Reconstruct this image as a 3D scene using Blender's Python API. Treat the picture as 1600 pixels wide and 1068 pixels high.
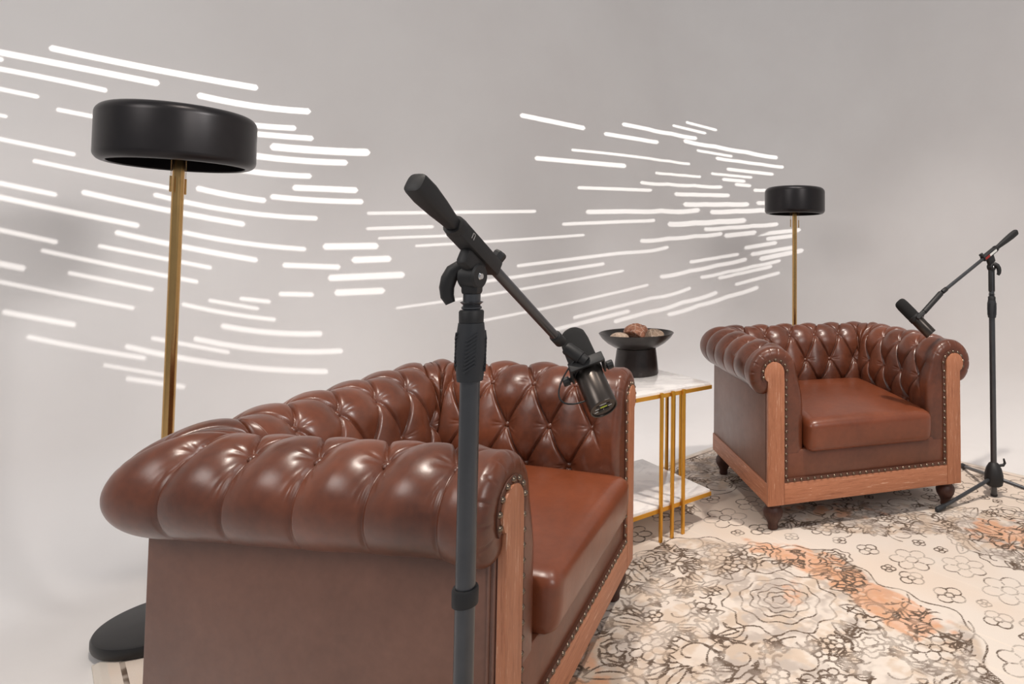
import bpy, bmesh, math, random
import numpy as np
from mathutils import Vector, Matrix

random.seed(7)
for o in list(bpy.data.objects):
    bpy.data.objects.remove(o)
SC = bpy.context.scene
COL = SC.collection
PI = math.pi

# ------------------------------------------------------------------ camera
cam_d = bpy.data.cameras.new('camera')
cam = bpy.data.objects.new('camera', cam_d)
COL.objects.link(cam)
PITCH, ROLL, EYE = 0.0398, 0.0066, 1.1122
cp, sp, cr, sr = math.cos(PITCH), math.sin(PITCH), math.cos(ROLL), math.sin(ROLL)
right = Vector((cr, -sp*sr, cp*sr)); up = Vector((-sr, -sp*cr, cp*cr)); fwd = Vector((0, cp, sp))
cam.matrix_world = Matrix(((right.x, up.x, -fwd.x, 0), (right.y, up.y, -fwd.y, 0), (right.z, up.z, -fwd.z, EYE), (0, 0, 0, 1)))
cam_d.sensor_width = 36
cam_d.lens = 943.61/1600*36
cam_d.shift_x = (800-1112.56)/1600
cam_d.shift_y = (360.81-534)/1600
cam_d.clip_start = 0.02
SC.camera = cam

# ------------------------------------------------------------------ world, lights, exposure
SC.view_settings.view_transform = 'Standard'
SC.view_settings.look = 'None'
SC.view_settings.gamma = 1
SC.view_settings.use_curve_mapping = False
SC.view_settings.exposure = 0.0
w = bpy.data.worlds.new('studio'); SC.world = w; w.use_nodes = True
w.node_tree.nodes['Background'].inputs[0].default_value = (0.92, 0.95, 1.0, 1)
w.node_tree.nodes['Background'].inputs[1].default_value = 0.31

def light(kind, name, loc, target, energy, color, **kw):
    d = bpy.data.lights.new(name, kind); d.energy = energy; d.color = color
    for k, v in kw.items(): setattr(d, k, v)
    o = bpy.data.objects.new(name, d); COL.objects.link(o)
    o.location = loc
    o.rotation_euler = (Vector(target)-Vector(loc)).to_track_quat('-Z', 'Y').to_euler()
    return o
WARM = (1.0, 0.86, 0.74)
LIGHTS = [
 ('SPOT', 'track_spot', (1.0, 1.7, 3.8), (0.95, 2.4, 0.0), 100, (1, .9, .8), dict(spot_size=1.15, spot_blend=1.0, shadow_soft_size=.07)),
 ('SPOT', 'track_spot', (-0.75, 0.9, 3.8), (-0.7, 1.5, 0.3), 100, (1, .9, .8), dict(spot_size=.9, spot_blend=1.0, shadow_soft_size=.07)),
 ('SPOT', 'wall_washer', (1.7, 0.9, 2.9), (-2.15, 2.0, 0.55), 100, (1, .97, .95), dict(spot_size=.62, spot_blend=1.0, shadow_soft_size=.28)),
 ('SPOT', 'wall_washer', (-0.5, 2.2, 3.9), (-1.35, 3.1, -.35), 100, (1, .97, .95), dict(spot_size=.56, spot_blend=1.0, shadow_soft_size=.12)),
 ('SPOT', 'wall_washer', (0.1, 2.6, 3.9), (-0.2, 4.1, -.15), 100, (1, .96, .94), dict(spot_size=.56, spot_blend=1.0, shadow_soft_size=.12)),
 ('SPOT', 'wall_washer', (0.9, 2.4, 3.9), (1.35, 3.95, 0.3), 100, (1, .93, .89), dict(spot_size=.75, spot_blend=1.0, shadow_soft_size=.12)),
 ('AREA', 'fill_panel', (0.2, 0.9, 4.1), (0.2, 0.9, 0), 100, (1, .96, .92), dict(shape='RECTANGLE', size=1.8, size_y=.5)),  # unseen overhead panel, added for soft reflection highlights
 ('AREA', 'fill_panel', (-2.2, -1.0, 2.9), (-0.8, 2.2, 0.6), 100, (1, .95, .91), dict(shape='RECTANGLE', size=1.2, size_y=1.2)),  # unseen fill panel added behind the camera for wall level and front highlights
 ('AREA', 'fill_panel', (2.2, -0.8, 2.9), (0.6, 2.8, 0.8), 100, (1, .95, .91), dict(shape='RECTANGLE', size=1.2, size_y=1.2)),  # matching unseen fill panel, added on the right
]
POW = [370, 250, 235, 235, 260, 140, 8, 32, 42]
for L_, e_ in zip(LIGHTS, POW): light(L_[0], L_[1], L_[2], L_[3], e_, L_[5], **L_[6])
PROJ_POWER = (480, 420)

# ------------------------------------------------------------------ helpers
def tag(o, label=None, cat=None, group=None, kind=None):
    for k, v in (('label', label), ('category', cat), ('group', group), ('kind', kind)):
        if v: o[k] = v
    return o
def empty(name, loc=(0, 0, 0), rz=0, **kw):
    o = bpy.data.objects.new(name, None); COL.objects.link(o)
    o.location = loc; o.rotation_euler = (0, 0, rz); o.empty_display_size = .05
    return tag(o, **kw)
def link(name, me, mat=None, parent=None, M=None):
    o = bpy.data.objects.new(name, me); COL.objects.link(o)
    if mat is not None and not me.materials: me.materials.append(mat)
    if parent is not None: o.parent = parent
    if M is not None: o.matrix_basis = M
    return o
def mesh_from(verts, faces, smooth=True, name='mesh'):
    me = bpy.data.meshes.new(name)
    me.from_pydata([tuple(map(float, v)) for v in verts], [], faces)
    me.polygons.foreach_set('use_smooth', [smooth]*len(me.polygons))
    me.update(); return me
def bm_mesh(bm, smooth=False, auto=None):
    me = bpy.data.meshes.new('mesh'); bmesh.ops.recalc_face_normals(bm, faces=bm.faces[:]); bm.to_mesh(me); bm.free()
    me.polygons.foreach_set('use_smooth', [smooth or auto is not None]*len(me.polygons))
    if auto is not None: me.set_sharp_from_angle(angle=auto)
    return me
def grid_mesh(P, closed_u=False, closed_v=False, smooth=True):
    nu, nv = P.shape[:2]
    i = np.arange(nu if closed_u else nu-1)[:, None]; j = np.arange(nv if closed_v else nv-1)[None, :]
    i2 = (i+1) % nu; j2 = (j+1) % nv
    F = np.stack([i*nv+j, i2*nv+j, i2*nv+j2, i*nv+j2], -1).reshape(-1, 4)
    me = bpy.data.meshes.new('mesh')
    V = P.reshape(-1, 3).astype(np.float32)
    me.vertices.add(len(V)); me.vertices.foreach_set('co', V.ravel())
    me.loops.add(F.size); me.loops.foreach_set('vertex_index', F.ravel().astype(np.int32))
    me.polygons.add(len(F)); me.polygons.foreach_set('loop_start', np.arange(0, F.size, 4, dtype=np.int32))
    me.update(calc_edges=True); me.validate()
    me.polygons.foreach_set('use_smooth', [smooth]*len(me.polygons))
    return me
def bm_box(bm, x0, x1, y0, y1, z0, z1, bev=0, seg=2, M=None):
    r = bmesh.ops.create_cube(bm, size=1)
    T = Matrix.Translation(((x0+x1)/2, (y0+y1)/2, (z0+z1)/2)) @ Matrix.Diagonal((abs(x1-x0), abs(y1-y0), abs(z1-z0), 1))
    bmesh.ops.transform(bm, matrix=T, verts=r['verts'])
    vs = r['verts']
    if bev:
        es = list({e for v in vs for e in v.link_edges})
        g = bmesh.ops.bevel(bm, geom=es, offset=bev, segments=seg, profile=.5, affect='EDGES')
        vs = list({v for f in g['faces'] for v in f.verts} | {v for v in vs if v.is_valid})
    if M is not None: bmesh.ops.transform(bm, matrix=M, verts=vs)
    return vs
def box(*a, **k):
    bm = bmesh.new(); bm_box(bm, *a, **k); return bm_mesh(bm, auto=.7)
def lathe(prof, n=48, M=None, ang=.6):
    """prof: list of (r, z)"""
    bm = bmesh.new(); rings = []
    for r, z in prof:
        if r < 1e-6: rings.append([bm.verts.new((0, 0, z))])
        else: rings.append([bm.verts.new((r*math.cos(2*PI*i/n), r*math.sin(2*PI*i/n), z)) for i in range(n)])
    for a, b in zip(rings, rings[1:]):
        for i in range(n):
            j = (i+1) % n
            if len(a) == 1 and len(b) == 1: continue
            if len(a) == 1: bm.faces.new((a[0], b[i], b[j]))
            elif len(b) == 1: bm.faces.new((a[i], a[j], b[0]))
            else: bm.faces.new((a[i], a[j], b[j], b[i]))
    if M is not None: bmesh.ops.transform(bm, matrix=M, verts=bm.verts[:])
    return bm_mesh(bm, auto=ang)
def tube(pts, r, n=12, cap=True):
    pts = [Vector(p) for p in pts]; rr = r if isinstance(r, (list, tuple)) else [r]*len(pts)
    bm = bmesh.new(); rings = []; prev = None
    for i, p in enumerate(pts):
        t = (pts[min(i+1, len(pts)-1)]-pts[max(i-1, 0)]).normalized()
        if prev is None:
            a = t.orthogonal().normalized()
        else:
            a = (prev-t*prev.dot(t)).normalized()
        prev = a; b = t.cross(a)
        rings.append([bm.verts.new(p+(a*math.cos(2*PI*k/n)+b*math.sin(2*PI*k/n))*rr[i]) for k in range(n)])
    for A, B in zip(rings, rings[1:]):
        for k in range(n): bm.faces.new((A[k], A[(k+1) % n], B[(k+1) % n], B[k]))
    if cap: bm.faces.new(rings[0][::-1]); bm.faces.new(rings[-1])
    return bm_mesh(bm, auto=.8)
def prism(outline, y0, y1, bev=.0):
    """outline in x,z; extruded along y"""
    bm = bmesh.new()
    f = bm.faces.new([bm.verts.new((x, y0, z)) for x, z in outline])
    r = bmesh.ops.extrude_face_region(bm, geom=[f])
    bmesh.ops.translate(bm, vec=(0, y1-y0, 0), verts=[v for v in r['geom'] if isinstance(v, bmesh.types.BMVert)])
    if bev:
        es = [e for e in bm.edges if abs(e.verts[0].co.y-e.verts[1].co.y) < 1e-6]
        bmesh.ops.bevel(bm, geom=es, offset=bev, segments=2, profile=.5, affect='EDGES')
    return bm_mesh(bm, auto=.6)
def frame(org, z, x=None):
    z = Vector(z).normalized()
    x = Vector(x) if x is not None else z.orthogonal()
    x = (x-z*x.dot(z)).normalized(); y = z.cross(x)
    return Matrix(((x.x, y.x, z.x, org[0]), (x.y, y.y, z.y, org[1]), (x.z, y.z, z.z, org[2]), (0, 0, 0, 1)))
def sstep(a, b, x):
    t = np.clip((x-a)/(b-a), 0, 1); return t*t*(3-2*t)

# ------------------------------------------------------------------ materials
def srgb(r, g, b):
    return tuple(((c/255)/12.92 if c/255 <= .04045 else ((c/255+.055)/1.055)**2.4) for c in (r, g, b))+(1,)
class N:
    def __init__(s, name):
        s.m = bpy.data.materials.new(name); s.m.use_nodes = True; s.t = s.m.node_tree
        s.p = s.t.nodes['Principled BSDF']
    def n(s, kind, **kw):
        nd = s.t.nodes.new(kind)
        for k, v in kw.items():
            if k in nd.inputs: nd.inputs[k].default_value = v
            else: setattr(nd, k, v)
        return nd
    def l(s, a, b): s.t.links.new(a, b)
    def obj(s, scale=(1, 1, 1)):
        tc = s.n('ShaderNodeTexCoord'); mp = s.n('ShaderNodeMapping'); mp.inputs['Scale'].default_value = scale
        s.l(tc.outputs['Object'], mp.inputs[0]); return mp.outputs[0]
    def noise(s, vec, scale, detail=3, rough=.5, dist=0):
        nd = s.n('ShaderNodeTexNoise'); nd.inputs['Scale'].default_value = scale; nd.inputs['Detail'].default_value = detail
        nd.inputs['Roughness'].default_value = rough; nd.inputs['Distortion'].default_value = dist
        s.l(vec, nd.inputs['Vector']); return nd.outputs['Fac']
    def ramp(s, fac, stops):
        r = s.n('ShaderNodeValToRGB'); e = r.color_ramp.elements
        while len(e) < len(stops): e.new(.5)
        for k, (p, c) in enumerate(stops): e[k].position = p; e[k].color = c if len(c) == 4 else tuple(c)+(1,)
        s.l(fac, r.inputs[0]); return r.outputs[0]
    def math(s, op, a, b=None):
        nd = s.n('ShaderNodeMath', operation=op)
        for i, v in enumerate((a, b)):
            if v is None: continue
            if isinstance(v, (int, float)): nd.inputs[i].default_value = v
            else: s.l(v, nd.inputs[i])
        return nd.outputs[0]
    def mix(s, fac, a, b, mode='MIX'):
        nd = s.n('ShaderNodeMix', data_type='RGBA', blend_type=mode)
        for i, v in ((0, fac), (6, a), (7, b)):
            if isinstance(v, (int, float, tuple)): nd.inputs[i].default_value = v
            else: s.l(v, nd.inputs[i])
        return nd.outputs[2]
    def bump(s, h, strength, dist=.001):
        b = s.n('ShaderNodeBump'); b.inputs['Strength'].default_value = strength; b.inputs['Distance'].default_value = dist
        s.l(h, b.inputs['Height']); s.l(b.outputs[0], s.p.inputs['Normal'])
    def set(s, **kw):
        for k, v in kw.items(): s.p.inputs[k.replace('_', ' ')].default_value = v
        return s
def plain(name, col, rough=.5, metal=0., bumpscale=0, bstr=.1, coat=0, var=.08):
    n = N(name); v = n.obj()
    f = n.noise(v, 25, 3)
    c = tuple(col)
    n.l(n.ramp(f, [(.3, tuple(x*(1-var) for x in c[:3])), (.7, tuple(min(1, x*(1+var)) for x in c[:3]))]), n.p.inputs['Base Color'])
    n.set(Roughness=rough, Metallic=metal, Coat_Weight=coat)
    if bumpscale: n.bump(n.noise(v, bumpscale, 2), bstr)
    return n.m
def leather(name, dark, light_, rough=.36):
    n = N(name); v = n.obj()
    big = n.noise(v, 5, 4, .6); fine = n.noise(v, 60, 3)
    f = n.math('ADD', n.math('MULTIPLY', big, .75), n.math('MULTIPLY', fine, .25))
    n.l(n.ramp(f, [(.32, dark), (.68, light_)]), n.p.inputs['Base Color'])
    r = n.n('ShaderNodeMapRange'); n.l(n.noise(v, 18, 3), r.inputs[0]); r.inputs[3].default_value = rough-.05; r.inputs[4].default_value = rough+.08
    n.l(r.outputs[0], n.p.inputs['Roughness'])
    vo = n.n('ShaderNodeTexVoronoi', feature='DISTANCE_TO_EDGE'); vo.inputs['Scale'].default_value = 420; n.l(v, vo.inputs['Vector'])
    h = n.math('ADD', n.math('MULTIPLY', vo.outputs[0], .6), n.noise(v, 90, 4))
    n.bump(h, .14, .0012)
    n.set(Coat_Weight=.22, Coat_Roughness=.25); n.p.inputs['Specular IOR Level'].default_value = .55
    return n.m
def wood(name, a, b, c, scale):
    n = N(name); v = n.obj(scale)
    grain = n.noise(v, 1, 5, .65, .3)
    fine = n.noise(v, 3.3, 3, .7)
    f = n.math('ADD', n.math('MULTIPLY', grain, .6), n.math('MULTIPLY', fine, .4))
    n.l(n.ramp(f, [(.3, a), (.5, b), (.58, b), (.64, c), (.72, b)]), n.p.inputs['Base Color'])
    n.set(Roughness=.5); n.bump(f, .25, .0015); return n.m

M_LEATHER = leather('brown_leather', srgb(74, 39, 26), srgb(116, 63, 41), .31)
M_LEATHER_FLAT = leather('brown_leather_flat', srgb(106, 70, 56), srgb(126, 86, 70), .42)
M_SEAT = leather('seat_leather', srgb(104, 52, 30), srgb(128, 66, 39), .33)
M_BASE = leather('base_leather', srgb(98, 54, 36), srgb(122, 70, 48), .38)
wa, wb, wc = srgb(136, 80, 54), srgb(180, 118, 86), srgb(226, 186, 160)
M_WOOD_V = wood('limed_wood_upright', wa, wb, wc, (170, 170, 9))
M_WOOD_X = wood('limed_wood_rail', wa, wb, wc, (9, 170, 170))
M_WOOD_Y = wood('limed_wood_side_rail', wa, wb, wc, (170, 9, 170))
M_FOOT = wood('dark_turned_wood', srgb(40, 20, 14), srgb(66, 34, 24), srgb(96, 54, 38), (120, 120, 12))
M_GIMP = plain('dark_leather_band', srgb(92, 56, 42), .55, bumpscale=300)
M_NAIL = plain('antique_brass_nail', srgb(128, 112, 98), .24, .95, var=.1)
M_BLACK = plain('matt_black_metal', srgb(30, 29, 30), .42, .2)
M_BLACKP = plain('black_plastic', srgb(26, 25, 26), .55, bumpscale=400)
M_RUBBER = plain('dark_grip_rubber', srgb(38, 40, 44), .6, bumpscale=500)
M_TUBE = plain('black_steel_tube', srgb(86, 87, 90), .32, .75)
M_SHADE = plain('matt_black_shade', srgb(40, 37, 38), .33, .5)
M_SHADE_IN = plain('dark_shade_inside', srgb(84, 84, 86), .7)
M_BRASS = plain('polished_brass', srgb(205, 165, 108), .18, 1., var=.05)
M_GOLD = plain('brushed_gold', srgb(214, 158, 62), .34, .75, var=.05)
M_MICBODY = plain('satin_black_metal', srgb(78, 72, 68), .3, .85)
M_FOAM = plain('black_foam', srgb(24, 23, 23), .95, bumpscale=700, bstr=.6)
M_BOWL = plain('black_ceramic', srgb(44, 38, 36), .28, .3, bumpscale=160, bstr=.3, var=.25)
M_WHITE = plain('white_print', srgb(225, 225, 222), .5)
M_RED = plain('red_print', srgb(150, 40, 34), .5)
M_LIME = plain('lime_print', srgb(190, 205, 60), .5)
M_SILVER = plain('bright_steel', srgb(205, 205, 205), .2, 1.)

def wall_mat():
    n = N('white_cyclorama_paint'); v = n.obj()
    f = n.noise(v, 1.3, 4, .6)
    col = n.ramp(f, [(.3, srgb(226, 222, 220)), (.7, srgb(232, 229, 227))])
    n.l(col, n.p.inputs['Base Color']); n.set(Roughness=.75)
    n.bump(n.noise(v, 120, 3), .05, .001); return n.m
M_WALL = wall_mat()
def marble():
    n = N('white_marble'); v = n.obj()
    f = n.noise(v, 5, 6, .6, 1.6)
    n.l(n.ramp(f, [(.40, srgb(240, 236, 234)), (.5, srgb(224, 220, 220)), (.56, srgb(240, 237, 235))]), n.p.inputs['Base Color'])
    n.set(Roughness=.12, Coat_Weight=.4); return n.m
M_MARBLE = marble()

# ------------------------------------------------------------------ setting: curved studio wall, floor
UX = Vector((.663, .749, 0)).normalized(); VX = Vector((UX.y, -UX.x, 0))
def uv(u, v, z=0): return UX*u+VX*v+Vector((0, 0, z))
UW, VW, RC, CV, ZF = 4.2, 3.2, 1.3, .4, -.012
def plan():
    pts = []
    for k in range(40): pts.append(((-4.5+(UW-RC+4.5)*k/40), -VW, 0., 1.))
    for k in range(49):
        a = PI/2*k/48; pts.append((UW-RC+RC*math.sin(a), -(VW-RC)-RC*math.cos(a), -math.sin(a), math.cos(a)))
    for k in range(1, 41): pts.append((UW, -(VW-RC)+(5.0)*k/40, -1., 0.))
    return pts
prof = [(CV*(1-math.sin(a)), CV*(1-math.cos(a))+ZF*(1-a/(PI/2))) for a in [PI/2*k/20 for k in range(21)]]
prof = [(o, z) for o, z in prof]+[(0, CV+(4.6-CV)*k/12) for k in range(1, 13)]
PL = plan()
P = np.array([[list(uv(u+nu*o, v+nv*o, z)) for (o, z) in prof] for (u, v, nu, nv) in PL])
tag(link('wall_back', grid_mesh(P), M_WALL), kind='structure')
fl = [uv(u+nu*CV, v+nv*CV, ZF) for (u, v, nu, nv) in PL]
fl += [uv(UW-CV, 4.5, ZF), uv(-4.5, 4.5, ZF)]
tag(link('floor', mesh_from(fl, [list(range(len(fl)))], False), M_WALL), kind='structure')

# ------------------------------------------------------------------ slotted light projectors (throw the light bars on the wall)
GOBO_0 = ([-0.7138, 1.8338, 3.6], [-0.49279, 0.22631, -0.8402], [
 [-8739,8793,-7049,8329,-5245,7848,-3313,7349,-1236,6828,1007,6283,3438,5709,3674,5835,3528,6052,1069,6617,-1195,7154,-3291,7667,-5239,8159,-7057,8633,-8761,9091,-8871,8974],
 [-11218,8768,-10025,8451,-8768,8116,-7442,7759,-6043,7381,-4564,6979,-2998,6550,-2835,6662,-2971,6855,-4552,7279,-6046,7677,-7458,8051,-8794,8402,-10061,8734,-11264,9046,-11348,8935],
 [-11113,8455,-10962,8417,-10810,8378,-10657,8339,-10590,8425,-10692,8553,-10846,8592,-10999,8630,-11151,8668,-11214,8582],
 [-10969,7997,-10167,7779,-9336,7546,-8473,7299,-7578,7037,-6649,6759,-5684,6465,-5580,6542,-5679,6683,-6651,6976,-7588,7252,-8490,7512,-9360,7757,-10197,7988,-11004,8204,-11068,8122],
 [-10683,7096,-10038,6895,-9374,6688,-8693,6476,-8625,6538,-8707,6648,-9392,6859,-10059,7064,-10708,7264,-10765,7201],
 [-10322,5959,-10116,5890,-9908,5821,-9698,5750,-9648,5797,-9714,5882,-9924,5952,-10133,6021,-10340,6090,-10387,6044],
 [-7696,5793,-6320,5367,-4868,4918,-3331,4442,-3233,4502,-3318,4618,-4863,5092,-6324,5539,-7707,5963,-7778,5902],
 [-10009,4965,-8896,4572,-7730,4161,-6509,3730,-6434,3779,-6512,3882,-7739,4312,-8910,4722,-10029,5113,-10086,5062],
 [-8102,3752,-7062,3373,-5978,2982,-4849,2577,-3670,2158,-2439,1723,-1151,1272,-1047,1316,-1127,1424,-2422,1874,-3659,2307,-4844,2725,-5978,3129,-7067,3519,-8112,3897,-8178,3850],
 [-5787,2118,-4579,1643,-3317,1156,-1997,659,-614,148,840,-377,2369,-918,2532,-868,2425,-723,884,-184,-578,339,-1970,848,-3297,1344,-4566,1828,-5782,2302,-5884,2249],
 [-2484,1351,-1084,793,385,251,1930,-275,3565,-786,5307,-1281,7169,-1762,7340,-1703,7220,-1568,5349,-1092,3606,-602,1969,-97,423,424,-1047,962,-2453,1518,-2568,1474],
 [-9470,3253,-8641,2935,-7783,2605,-6895,2265,-6814,2312,-6900,2423,-7793,2763,-8655,3091,-9489,3409,-9554,3359],
 [-9308,2733,-8375,2361,-7407,1979,-6402,1584,-5358,1178,-4272,757,-3142,323,-3025,370,-3124,501,-4262,935,-5355,1354,-6405,1759,-7416,2153,-8389,2534,-9327,2904,-9402,2852],
 [-267,1149,360,909,1002,675,1658,446,2328,223,3015,4,3718,-208,3893,-145,3774,8,3069,219,2382,434,1712,655,1057,881,416,1113,-214,1351,-366,1297],
 [-8953,1616,-8144,1278,-7309,928,-6447,567,-6368,604,-6448,708,-7315,1068,-8154,1418,-8967,1756,-9032,1716],
 [-4052,291,-2979,-150,-1865,-600,-706,-1059,500,-1529,1759,-2009,3074,-2502,3235,-2463,3133,-2325,1809,-1833,543,-1354,-671,-886,-1835,-428,-2956,20,-4035,461,-4145,417],
 [-846,-469,206,-876,1299,-1280,2436,-1679,3620,-2074,4859,-2466,6156,-2855,6315,-2809,6205,-2682,4902,-2295,3662,-1907,2475,-1514,1337,-1118,243,-718,-814,-311,-932,-351],
 [-4697,16,-3046,-645,-1289,-1349,583,-2099,688,-2072,616,-1974,-1267,-1224,-3033,-521,-4692,139,-4768,107],
 [-6908,431,-5879,-5,-4811,-454,-3699,-918,-2541,-1397,-1334,-1892,-73,-2405,26,-2380,-45,-2285,-1313,-1772,-2526,-1278,-3689,-799,-4805,-336,-5878,113,-6911,549,-6975,518],
 [-8602,500,-8214,336,-7820,169,-7419,0,-7330,44,-7430,168,-7834,338,-8231,504,-8621,668,-8702,622],
 [-5707,-568,-4575,-1047,-3392,-1546,-2157,-2069,-2071,-2044,-2139,-1954,-3381,-1432,-4569,-933,-5706,-454,-5774,-483],
 [-8432,-23,-7588,-393,-6715,-774,-5812,-1166,-4878,-1570,-3910,-1988,-2906,-2419,-2826,-2396,-2894,-2310,-3902,-1879,-4874,-1462,-5813,-1058,-6719,-666,-7595,-285,-8442,84,-8496,56],
 [-7712,-1107,-6884,-1468,-6028,-1842,-5143,-2230,-5055,-2200,-5142,-2093,-6033,-1706,-6894,-1332,-7726,-970,-7798,-1004],
 [-6694,-2054,-5994,-2379,-5276,-2707,-4539,-3039,-3782,-3375,-3004,-3715,-2204,-4060,-2114,-4038,-2193,-3943,-2997,-3599,-3777,-3260,-4536,-2925,-5275,-2593,-5994,-2266,-6697,-1941,-6765,-1965],
 [-2992,-3498,-1581,-4164,-99,-4825,1463,-5484,3121,-6143,4890,-6805,6789,-7473,6945,-7446,6827,-7323,4921,-6659,3151,-6002,1493,-5347,-71,-4692,-1553,-4034,-2970,-3369,-3074,-3390],
 [-3768,-3708,-2966,-4065,-2140,-4432,-1287,-4812,-1220,-4799,-1274,-4732,-2130,-4353,-2960,-3985,-3764,-3628,-3821,-3643],
 [-2812,-4391,-2052,-4723,-1270,-5064,-464,-5416,-368,-5399,-446,-5306,-1256,-4953,-2042,-4611,-2806,-4280,-2888,-4301],
 [-1960,-3582,-837,-4074,332,-4587,1552,-5121,1652,-5107,1585,-5019,359,-4485,-816,-3972,-1945,-3479,-2026,-3498],
 [-56,-4224,1106,-4741,2320,-5246,3591,-5739,4927,-6220,6339,-6692,7836,-7153,7996,-7116,7864,-6989,6364,-6532,4956,-6066,3624,-5590,2358,-5103,1147,-4602,-19,-4087,-144,-4108],
 [1253,-4247,2081,-4594,2937,-4932,3822,-5261,4738,-5581,5689,-5893,6677,-6195,6833,-6155,6704,-6027,5715,-5728,4768,-5421,3856,-5105,2976,-4781,2124,-4446,1294,-4101,1160,-4127],
 [-701,-2954,34,-3281,788,-3606,1561,-3926,2356,-4244,3175,-4559,4017,-4870,4131,-4847,4051,-4752,3206,-4441,2388,-4129,1593,-3813,820,-3494,66,-3171,-671,-2844,-766,-2863],
 [567,-3193,1391,-3525,2239,-3867,3112,-4220,3208,-4203,3147,-4123,2269,-3770,1417,-3428,590,-3096,507,-3116],
 [2189,-3612,2707,-3799,3235,-3990,3774,-4185,3888,-4158,3807,-4061,3266,-3867,2735,-3676,2214,-3489,2109,-3518],
 [4435,-4117,5071,-4307,5722,-4503,6391,-4703,6536,-4663,6424,-4545,5751,-4345,5095,-4151,4455,-3961,4326,-4004],
 [4767,-3147,5910,-3477,7104,-3822,8352,-4182,8545,-4131,8412,-3986,7153,-3627,5950,-3284,4799,-2956,4641,-3011],
 [7584,-3150,8816,-3452,10108,-3768,11463,-4100,11743,-4021,11550,-3825,10181,-3497,8876,-3184,7631,-2886,7404,-2969],
 [9547,-4231,10440,-4447,11364,-4671,12320,-4902,12602,-4826,12403,-4633,11437,-4404,10504,-4183,9601,-3968,9358,-4048],
 [7692,-4468,9396,-4896,11218,-5354,13170,-5844,13456,-5775,13256,-5583,11284,-5098,9444,-4645,7724,-4222,7511,-4296],
 [8005,-5132,9071,-5413,10183,-5706,11342,-6012,11600,-5948,11410,-5766,10239,-5463,9117,-5172,8041,-4894,7827,-4962],
 [5819,-65,7310,-407,8887,-769,10556,-1152,10826,-1062,10658,-870,8970,-491,7377,-134,5871,204,5661,110],
 [4235,-144,5235,-422,6275,-698,7356,-974,8483,-1250,9660,-1525,10889,-1800,11125,-1721,10971,-1554,9733,-1283,8552,-1012,7421,-741,6335,-469,5292,-196,4286,79,4110,8],
 [1619,1667,2448,1418,3304,1176,4187,942,5101,715,6048,495,7030,284,7233,372,7086,535,6100,743,5153,958,4239,1181,3355,1411,2500,1650,1667,1896,1503,1823],
 [2227,2250,3385,1930,4596,1617,5863,1310,7192,1009,8591,714,10066,426,10337,535,10159,733,8674,1015,7270,1303,5935,1598,4664,1899,3449,2208,2283,2523,2090,2431],
 [4458,2206,5602,1942,6797,1677,8047,1413,9356,1148,10731,882,12175,615,12548,760,12321,1015,10860,1274,9474,1532,8154,1790,6894,2048,5690,2306,4535,2565,4273,2436],
 [1208,3582,2160,3362,3147,3141,4172,2919,5237,2694,6346,2467,7501,2237,7726,2342,7577,2520,6412,2745,5296,2968,4223,3189,3192,3408,2198,3625,1240,3841,1077,3745],
 [577,4234,1437,4005,2326,3785,3245,3576,4197,3377,5185,3189,6210,3011,6419,3124,6265,3300,5235,3472,4247,3655,3294,3849,2375,4054,1485,4269,621,4495,454,4402],
 [-461,5646,718,5295,1949,4961,3233,4646,4579,4349,5994,4072,7486,3815,7749,3951,7575,4162,6074,4411,4655,4680,3307,4969,2020,5278,787,5606,-400,5953,-591,5846],
])
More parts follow.
